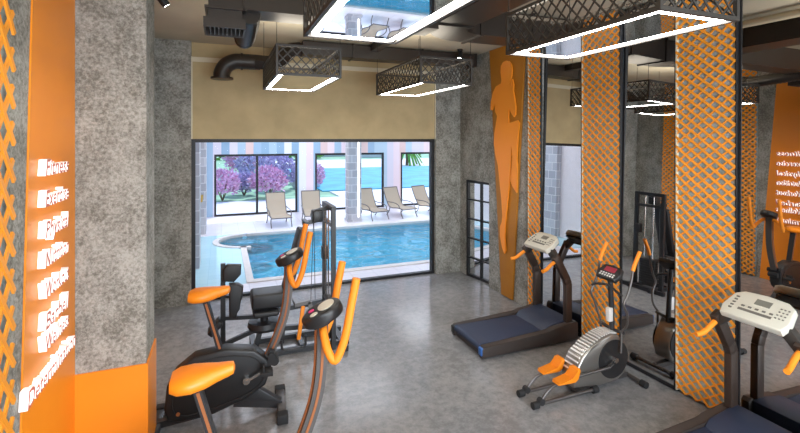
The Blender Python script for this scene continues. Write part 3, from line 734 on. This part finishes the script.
for s in (-1, 1):
    y = 3.92 + s * .235
    a = MB().curve([E(4.18, 3.92 + s * .14, .62), E(4.20, y - s * .03, .72), E(4.17, y, .86), E(4.12, y, .97), E(4.18, y, 1.08), E(4.235, y, 1.22), E(4.26, y, 1.34), E(4.31, y, 1.44), E(4.365, y, 1.53)], .0135, 10).build('swing_arm', M['steel_grey'], t)
    MB().curve([E(4.255, y, 1.33), E(4.29, y, 1.41), E(4.365, y, 1.535)], .022, 12).build('arm_grip', M['grip_orange'], a)
    MB().tube([E(4.20, 3.92 + s * .02, .60), E(4.20, 3.92 + s * .16, .62)], .02, 10).build('arm_pivot', M['steel_black'], a)
    MB().tube([E(4.19, 3.92 + s * .145, .62), E(4.16, 3.92 + s * .16, .40)], .014, 10).build('lower_arm', M['steel_grey'], a)

# ------------------------------------------------------------------ pool hall
HW = 17.5   # far wall
HX0, HX1 = -.62, 12.5
PX0, PX1, PY0, PY1 = .60, 11.6, 9.40, 13.95
def deck():
    mb = MB()
    mb.box(HX0, HX1, BACK + .2, PY0 - .18, -.1, -.01)          # near strip
    mb.box(HX0, HX1, PY1 + .15, HW, -.1, -.01)                 # far strip
    mb.box(PX1 + .15, HX1, PY0 - .18, PY1 + .15, -.1, -.01)
    return mb
struct('pool_deck', deck(), M['deck'])
# pale cyan tiled terrace on the left, cut round the roman bay
bay_c, bay_r = (.72, 13.15), .80
arc = [(bay_c[0] + bay_r * math.cos(a), bay_c[1] + bay_r * math.sin(a)) for a in [R(100 + i * 170 / 18) for i in range(19)]]
cop = .14
arco = [(bay_c[0] + (bay_r + cop) * math.cos(a), bay_c[1] + (bay_r + cop) * math.sin(a)) for a in [R(100 + i * 170 / 18) for i in range(19)]]
poly = [(HX0, PY1 + .15), (PX0 - cop, PY1 + .15)] + [p for p in arco if p[0] < PX0 - cop + .02 and p[1] < PY1 + .15] + [(PX0 - cop, 12.2), (PX0 - cop, PY0 - .18), (HX0, PY0 - .18)]
struct('wet_terrace', MB().prism(poly, (0, 0, -.1), (1, 0, 0), (0, 1, 0), (0, 0, 1), .09), M['wet'])
cp = MB().box(PX0 - cop, PX1 + .15, PY0 - .18, PY0, -.12, .01).box(PX0 + .1, PX1 + .15, PY1, PY1 + .15, -.12, .01).box(PX1, PX1 + .15, PY0, PY1, -.12, .01).box(PX0 - cop, PX0, PY0, 12.36, -.12, .01)
for a, b, c, d in zip(arc, arc[1:], arco[1:], arco): cp.prism([a, b, c, d], (0, 0, -.12), (1, 0, 0), (0, 1, 0), (0, 0, 1), .13)
struct('pool_coping', cp, M['coping'])
bs = MB().box(-.4, PX1, PY0, PY1 + .15, -1.45, -1.35)
bs.box(PX0 - cop, PX1, PY0 - .1, PY0, -1.4, -.12).box(PX0 - .6, PX1, PY1, PY1 + .1, -1.4, -.12).box(PX0 - cop, PX0, PY0, 12.36, -1.4, -.12)
for k in range(4):                                             # round steps in the bay
    rr = bay_r - .16 * k
    bs.prism([(bay_c[0] + rr * math.cos(2 * PI * i / 32), bay_c[1] + rr * math.sin(2 * PI * i / 32)) for i in range(32)], (0, 0, -1.35), (1, 0, 0), (0, 1, 0), (0, 0, 1), 1.05 - .25 * (3 - k) if False else .30 + .22 * (3 - k) * 1.0 * (0) + .25)
struct('pool_basin', bs, M['basin'])
wv = [(PX0, PY0), (PX1, PY0), (PX1, PY1), (bay_c[0], PY1)] + arc + [(PX0, 12.36)]
wv = [(PX0, PY0 + .0), (PX1, PY0), (PX1, PY1), (bay_c[0] + .1, PY1)] + arc + [(PX0, 12.33)]
mb = MB(); mb.bm.faces.new([mb.bm.verts.new((x, y, -.06)) for x, y in wv]); mb._done(0)
o = mb.build('pool_water', M['water']); o['kind'] = 'structure'
# hall walls
hl = MB().box(HX0 - .2, HX0, BACK + .2, HW + .2, -.1, 4.2)
struct('hall_wall_left', hl, M['hallwall'])
struct('hall_wall_right', MB().box(HX1, HX1 + .2, BACK + .2, HW + .2, -.1, 4.2), M['hallwall'])
hf = MB().box(HX0, HX1, HW, HW + .2, 2.24, 4.2)
WIN = [(-.24, 2.72), (3.40, 6.25), (7.0, 9.8)]
xs = [HX0] + [v for w in WIN for v in w] + [HX1]
for a, b in zip(xs[::2], xs[1::2]): hf.box(a, b, HW, HW + .2, -.1, 2.24)
struct('hall_wall_far', hf, M['stripes'])
struct('hall_wall_near', MB().box(HX0, -.475, BACK + .2, BACK + .3, -.1, 4.2).box(4.95, HX1, BACK + .0, BACK + .2, -.1, 4.2).box(-.475, 4.95, BACK + .2, BACK + .3, 2.85, 4.6), M['hallwall'])
struct('hall_ceiling', MB().box(HX0, HX1, BACK + .3, HW + .2, 4.2, 4.35), M['hallceil'])
for i, (a, b) in enumerate(WIN):
    w = thing('window_%d' % (i + 3), None, None, ((a + b) / 2, HW + .06, 0)); w['kind'] = 'structure'
    h = (b - a) / 2
    f = MB().box(-h, h, -.05, .05, 2.16, 2.24).box(-h, h, -.05, .05, -.01, .06).box(-h, -h + .07, -.05, .05, .06, 2.16).box(h - .07, h, -.05, .05, .06, 2.16)
    f.box(-.04 + .0, .04, -.05, .05, .06, 2.16)
    f.build('window_frame', M['frame_black'] if i else M['frame_black'], w)
    for s in (-1, 1): MB().box(min(s * .04, s * (h - .07)), max(s * .04, s * (h - .07)), -.005, .005, .06, 2.16).build('window_pane', M['hallglass'], w)
# stone pillars
for nm, (x0, x1, y0, y1) in (('stone_pier', (HX0, HX0 + .18, 10.6, 11.25)), ('stone_pier', (HX0, HX0 + .2, 14.4, 15.1))):
    struct(nm, MB().box(x0, x1, y0, y1, -.01, 4.2), M['stone'])
cl = struct('pool_column', MB().box(3.98, 4.42, 14.66, 15.1, -.01, 4.2), M['stone'])
struct('column_light_strip', MB().box(4.30, 4.34, 14.645, 14.66, .15, 3.6), mat('warm_light_strip', (1, 1, 1), .5, emit=(1, .93, .80), es=1.6), cl)
struct('column_base', MB().box(3.95, 4.45, 14.63, 15.13, -.01, .08), M['stone'], cl)
for y, z, lb in ((13.6, 1.15, 'small brass wall lamp between the two stone piers of the pool hall'),):
    s = thing('wall_sconce', lb, 'wall lamp', (HX0, y, z))
    MB().box(0, .02, -.06, .06, -.15, .15, .006).build('back_plate', M['brass'], s)
    MB().tube([(.10, 0, -.10), (.10, 0, .10)], [.035, .06], 16).bar((.02, 0, 0), (.10, 0, 0), .02, .02).build('lamp_shade', M['brass'], s)

# sun loungers, facing the pool
def lounger():
    t = thing('sun_lounger', 'x', 'sun lounger', (0, 0, 0), 0, 'sun loungers by the pool')
    W = .31
    path = [(0, -.62, .30), (0, -.30, .33), (0, .10, .30), (0, .30, .36), (0, .52, .66), (0, .68, .98)]
    P = smooth(path, 5)
    for s in (-1, 1):
        MB().tube([p + Vector((s * W, 0, 0)) for p in P], .018, 8).build('side_tube', M['lounger_frame'], t)
        MB().curve([(s * (W + .02), -.42, .31), (s * (W + .03), -.36, .44), (s * (W + .03), -.10, .50), (s * (W + .03), .25, .50), (s * (W + .02), .42, .52)], .016, 8).build('armrest', M['lounger_frame'], t)
        MB().curve([(s * W, -.48, .30), (s * (W + .01), -.50, .16), (s * (W + .01), -.60, .0)], .016, 8).build('leg', M['lounger_frame'], t)
        MB().curve([(s * W, .22, .33), (s * (W + .01), .26, .16), (s * (W + .01), .42, .0)], .016, 8).build('leg', M['lounger_frame'], t)
    mb = MB()
    for a, b in zip(P, P[1:]):
        d = (b - a).normalized(); n = Vector((0, -d.z, d.y)) * .012
        mb.bar((a + b) / 2 - d * (b - a).length * .52, (a + b) / 2 + d * (b - a).length * .52, W * 2 - .02, .014, up=n)
    mb.build('sling', M['sling'], t)
    MB().bar((-W, -.62, .30), (W, -.62, .30), .03, .03).bar((-W, .68, .98), (W, .68, .98), .03, .03).build('cross_bar', M['lounger_frame'], t)
    return t
l0 = lounger()
LG = [(1.75, 15.2, 3, 'beige sun lounger before the garden window nearest the stone piers'), (2.88, 15.25, -4, 'beige sun lounger left of the stone column, partly behind the weight machine'),
      (5.02, 15.25, 10, 'beige sun lounger just right of the stone column, part hidden by it'), (6.12, 15.35, 14, 'middle beige sun lounger of the three right of the stone column'), (7.32, 15.4, 16, 'beige sun lounger at the right edge of the pool window')]
for i, (x, y, a, lb) in enumerate(LG):
    if i == 0: l0.location = (x, y, -.01); l0.rotation_euler = (0, 0, R(a)); l0['label'] = lb
    else: dup(l0, (x, y, -.01), R(a), lb)

# ------------------------------------------------------------------ garden outside
struct('lawn_ground', MB().box(-60, 80, HW + 4.4, 160, -.5, -.12), M['lawn'])
struct('terrace_paving', MB().box(-30, 40, HW + .2, HW + 4.4, -.5, -.06).box(5.5, 40, HW + 4.4, 24.2, -.5, -.06).box(3.4, 40, 44, 62, -.5, -.10), M['paving'])
o = MB().box(5.2, 60, 24.6, 43.5, -.4, -.06).build('outdoor_pool', M['outwater']); o['kind'] = 'structure'
def bush(x, y, r, h, m, label, stems=6):
    t = thing('shrub', label, 'shrub', (x, y, -.13), 0, 'garden shrubs')
    mb = MB()
    for k in range(520):
        a = random.uniform(0, 2 * PI); u = random.uniform(-.75, 1); q = math.sqrt(max(0, 1 - u * u)); s = random.uniform(.75, 1.)
        c = Vector((r * q * math.cos(a) * s, r * q * math.sin(a) * s, h * .56 + h * .46 * u * s))
        d = Vector((random.uniform(-1, 1), random.uniform(-1, 1), random.uniform(-.3, 1))).normalized(); e = d.cross(Vector((random.uniform(-1, 1), random.uniform(-1, 1), .3))).normalized()
        L_ = r * .17
        mb.quad(c, c + d * L_ + e * L_ * .5, c + d * L_ * 2, c + d * L_ - e * L_ * .5)
    mb.build('foliage', m, t)
    st = MB()
    for k in range(stems):
        a = 2 * PI * k / stems; st.tube([(0, 0, 0), (r * .4 * math.cos(a), r * .4 * math.sin(a), h * .5), (r * .7 * math.cos(a), r * .7 * math.sin(a), h * .8)], [.03, .02, .01], 6)
    st.build('stem', M['bark'], t)
bush(.05, 22.8, .75, 1.45, M['leaf_pink'], 'pink shrub at the left edge of the left garden window')
bush(2.15, 23.0, .85, 1.5, M['leaf_pink'], 'round pink shrub in the middle of the left garden window')
bush(1.1, 24.6, .75, 1.1, M['leaf_purple'], 'low violet shrub between the two front pink shrubs')
bush(3.1, 26.3, .9, 2.0, M['leaf_purple'], 'tall violet shrub right of the sliding door post')
bush(2.1, 31, 1.2, 2.3, M['leaf_purple'], 'violet shrub farther back on the lawn, beyond the front row')
bush(1.6, 36, 1.3, 2.5, M['leaf_pink'], 'pink flowering shrub far back on the lawn')
bush(4.7, 25.0, .65, 1.6, M['leaf_pink'], 'pink shrub among the pale rocks')
def rock(x, y, r, label, h=.7):
    t = tag(MB().ball((0, 0, 0), r, 3, (1.2, .9, h), .10).build('garden_rock', M['rock']), label, 'rock', 'pale garden rocks')
    t.location = (x, y, r * h * .5 - .13)
rock(4.75, 27.2, .75, 'largest pale rock right of the tall violet shrub', 1.2)
rock(4.9, 29.6, .7, 'pale rock behind the pink shrub near the outdoor pool', 1.3)
rock(.6, 29.5, .7, 'pale rock left on the lawn behind the front shrubs', .9)
rock(3.3, 28.9, .5, 'small pale rock among the violet shrubs', 1.)
# palm beyond the right window
p = thing('palm_tree', 'green palm in the right garden window beyond the outdoor pool', 'tree', (19.2, 46.2, -.13))
MB().tube(smooth([(0, 0, 0), (.05, 0, .9), (.0, .05, 1.7)], 4), .16, 10).build('trunk', M['bark'], p)
fd = MB()
for k in range(22):
    a = 2 * PI * k / 22 + random.uniform(-.1, .1); e = random.uniform(.1, 1.0); Lr = random.uniform(1.6, 2.2)
    P = [Vector((math.cos(a) * Lr * s, math.sin(a) * Lr * s, 1.7 + e * 1.6 * s - 2.0 * s * s * (1.1 - .5 * e))) for s in (0, .25, .5, .75, 1)]
    for u, v in zip(P, P[1:]): fd.bar(u, v, .26, .02)
fd.build('fronds', M['leaf_green'], p)
def house(x, y, w, h, label):
    t = thing('villa', label, 'house', (x, y, -.13), 0, 'houses beyond the pool')
    MB().box(-w / 2, w / 2, 0, 4, 0, h).build('walls', M['house'], t)
    MB().prism([(-w / 2 - .3, h), (w / 2 + .3, h), (w / 2 - .8, h + .9), (-w / 2 + .8, h + .9)], (0, -.3, 0), (1, 0, 0), (0, 0, 1), (0, 1, 0), 4.6).build('roof', M['roof'], t)
    for i in range(3): MB().box(-w / 2 + .6 + i * w / 3, -w / 2 + 1.6 + i * w / 3, -.03, .0, .6, 1.7).build('house_window', M['darkpane'], t)
house(24, 68, 7, 1.6, 'low white house with red roof beyond the pool, behind the column')
house(17, 74, 6, 1.5, 'low white house with red roof left of the stone column')
hg = thing('garden_hedge', 'long green hedge closing the lawn far away', 'hedge', (5, 66, -.13))
mb = MB()
for k in range(900):
    c = Vector((random.uniform(-20, 9), random.uniform(-.5, .5), random.uniform(.1, 1.9))); d = Vector((random.uniform(-1, 1), random.uniform(-1, .2), random.uniform(-.3, 1))).normalized() * .45; e = Vector((random.uniform(-1, 1), random.uniform(-1, 1), .3)).normalized() * .3
    mb.quad(c, c + d + e, c + d * 2, c + d - e)
mb.build('foliage', M['leaf_green'], hg)
hb = MB(); n = 40
hp = [(-90 + 6 * i, 3 + 3.2 * math.sin(i * .55) + 2.0 * math.sin(i * 1.3 + 1)) for i in range(n)]
hb.prism([(-90, -1)] + hp + [(144, -1)], (0, 150, 0), (1, 0, 0), (0, 0, 1), (0, 1, 0), 25)
struct('hills', hb, M['hill'])

# ------------------------------------------------------------------ light
def area(name, loc, rot, sx, sy, e, col):
    l = bpy.data.lights.new(name, 'AREA'); l.shape = 'RECTANGLE'; l.size = sx; l.size_y = sy; l.energy = e; l.color = col
    o = bpy.data.objects.new(name, l); C.objects.link(o); o.location = loc; o.rotation_euler = rot; return o
for i, (x, y) in enumerate(((2.2, 11.5), (8.5, 11.5), (2.2, 15.5), (8.5, 15.5))):
    area('hall_ceiling_light', (x, y, 4.15), (0, 0, 0), 4.5, 2.5, 84, (.93, .95, 1.))  # added area lights under the unseen ceiling, to brighten the pool hall
def spotl(loc, tgt, e, col, ang=70):
    l = bpy.data.lights.new('track_spot', 'SPOT'); l.energy = e; l.color = col; l.spot_size = R(ang); l.spot_blend = .8; l.shadow_soft_size = .06
    o = bpy.data.objects.new('track_spot', l); C.objects.link(o); o.location = loc
    o.rotation_euler = (Vector(tgt) - Vector(loc)).to_track_quat('-Z', 'Y').to_euler(); return o
for x, y in ((.91, 5.85), (2.67, 5.95), (.86, 2.36), (2.53, 2.44), (.88, -.9), (3.27, -.9)):   # uplights added over each pendant box to brighten ceiling and upper walls
    area('pendant_uplight', (x, y, LZ + LH - .06), (PI, 0, 0), .55, 1.3, 13, (1, .90, .74))
area('window_daylight', (1.85, -2.15, 2.05), (R(90), 0, 0), 4.4, 2.8, 300, (.86, .93, 1.))  # added area light behind the camera, a cool fill for the whole room
spotl((4.1 - .05, 7.3 - .05, CEIL - .2), (3.0, 6.6, 0), 60, (1, .93, .82))
spotl((1.9, 1.6, CEIL - .25), (-1.1, 3.75, 1.9), 150, (1, .95, .88), 50)  # added spot with no fixture, brightens the orange word panel on the left
spotl((-.62 + .07, 5.55 + .06, CEIL - .2), (.6, 6.6, 0), 60, (1, .93, .82))
sun = bpy.data.lights.new('sun', 'SUN'); sun.energy = 1.9; sun.angle = R(.6); sun.color = (1, .96, .90)
so = bpy.data.objects.new('sun', sun); C.objects.link(so); so.location = (0, 30, 20)
so.rotation_euler = Vector((-.35, -.62, -.9)).to_track_quat('-Z', 'Y').to_euler()

w = bpy.data.worlds.new('sky'); bpy.context.scene.world = w; w.use_nodes = True
nt = w.node_tree; bg = nt.nodes['Background']
sk = nt.nodes.new('ShaderNodeTexSky'); sk.sky_type = 'NISHITA'; sk.sun_disc = False; sk.sun_elevation = R(48); sk.sun_rotation = R(40)
nt.links.new(sk.outputs[0], bg.inputs[0]); bg.inputs[1].default_value = .20

# ------------------------------------------------------------------ camera
cam = bpy.data.cameras.new('camera'); co = bpy.data.objects.new('camera', cam); C.objects.link(co)
cam.sensor_width = 36; cam.lens = 36 * 449 / 800; cam.shift_y = -(216.5 - 139) / 800; cam.clip_start = .05; cam.clip_end = 500
co.location = (0, 0, 2.8); co.rotation_euler = (R(90), 0, R(-21.7))
sc = bpy.context.scene; sc.camera = co
sc.view_settings.view_transform = 'Standard'; sc.view_settings.look = 'None'; sc.view_settings.exposure = .7; sc.view_settings.gamma = 1.
sc.view_settings.use_curve_mapping = False
sc.cycles.max_bounces = 10; sc.cycles.glossy_bounces = 6; sc.cycles.transparent_max_bounces = 12; sc.cycles.diffuse_bounces = 5
sc.cycles.sample_clamp_indirect = 1.6; sc.cycles.caustics_reflective = False; sc.cycles.use_denoising = True
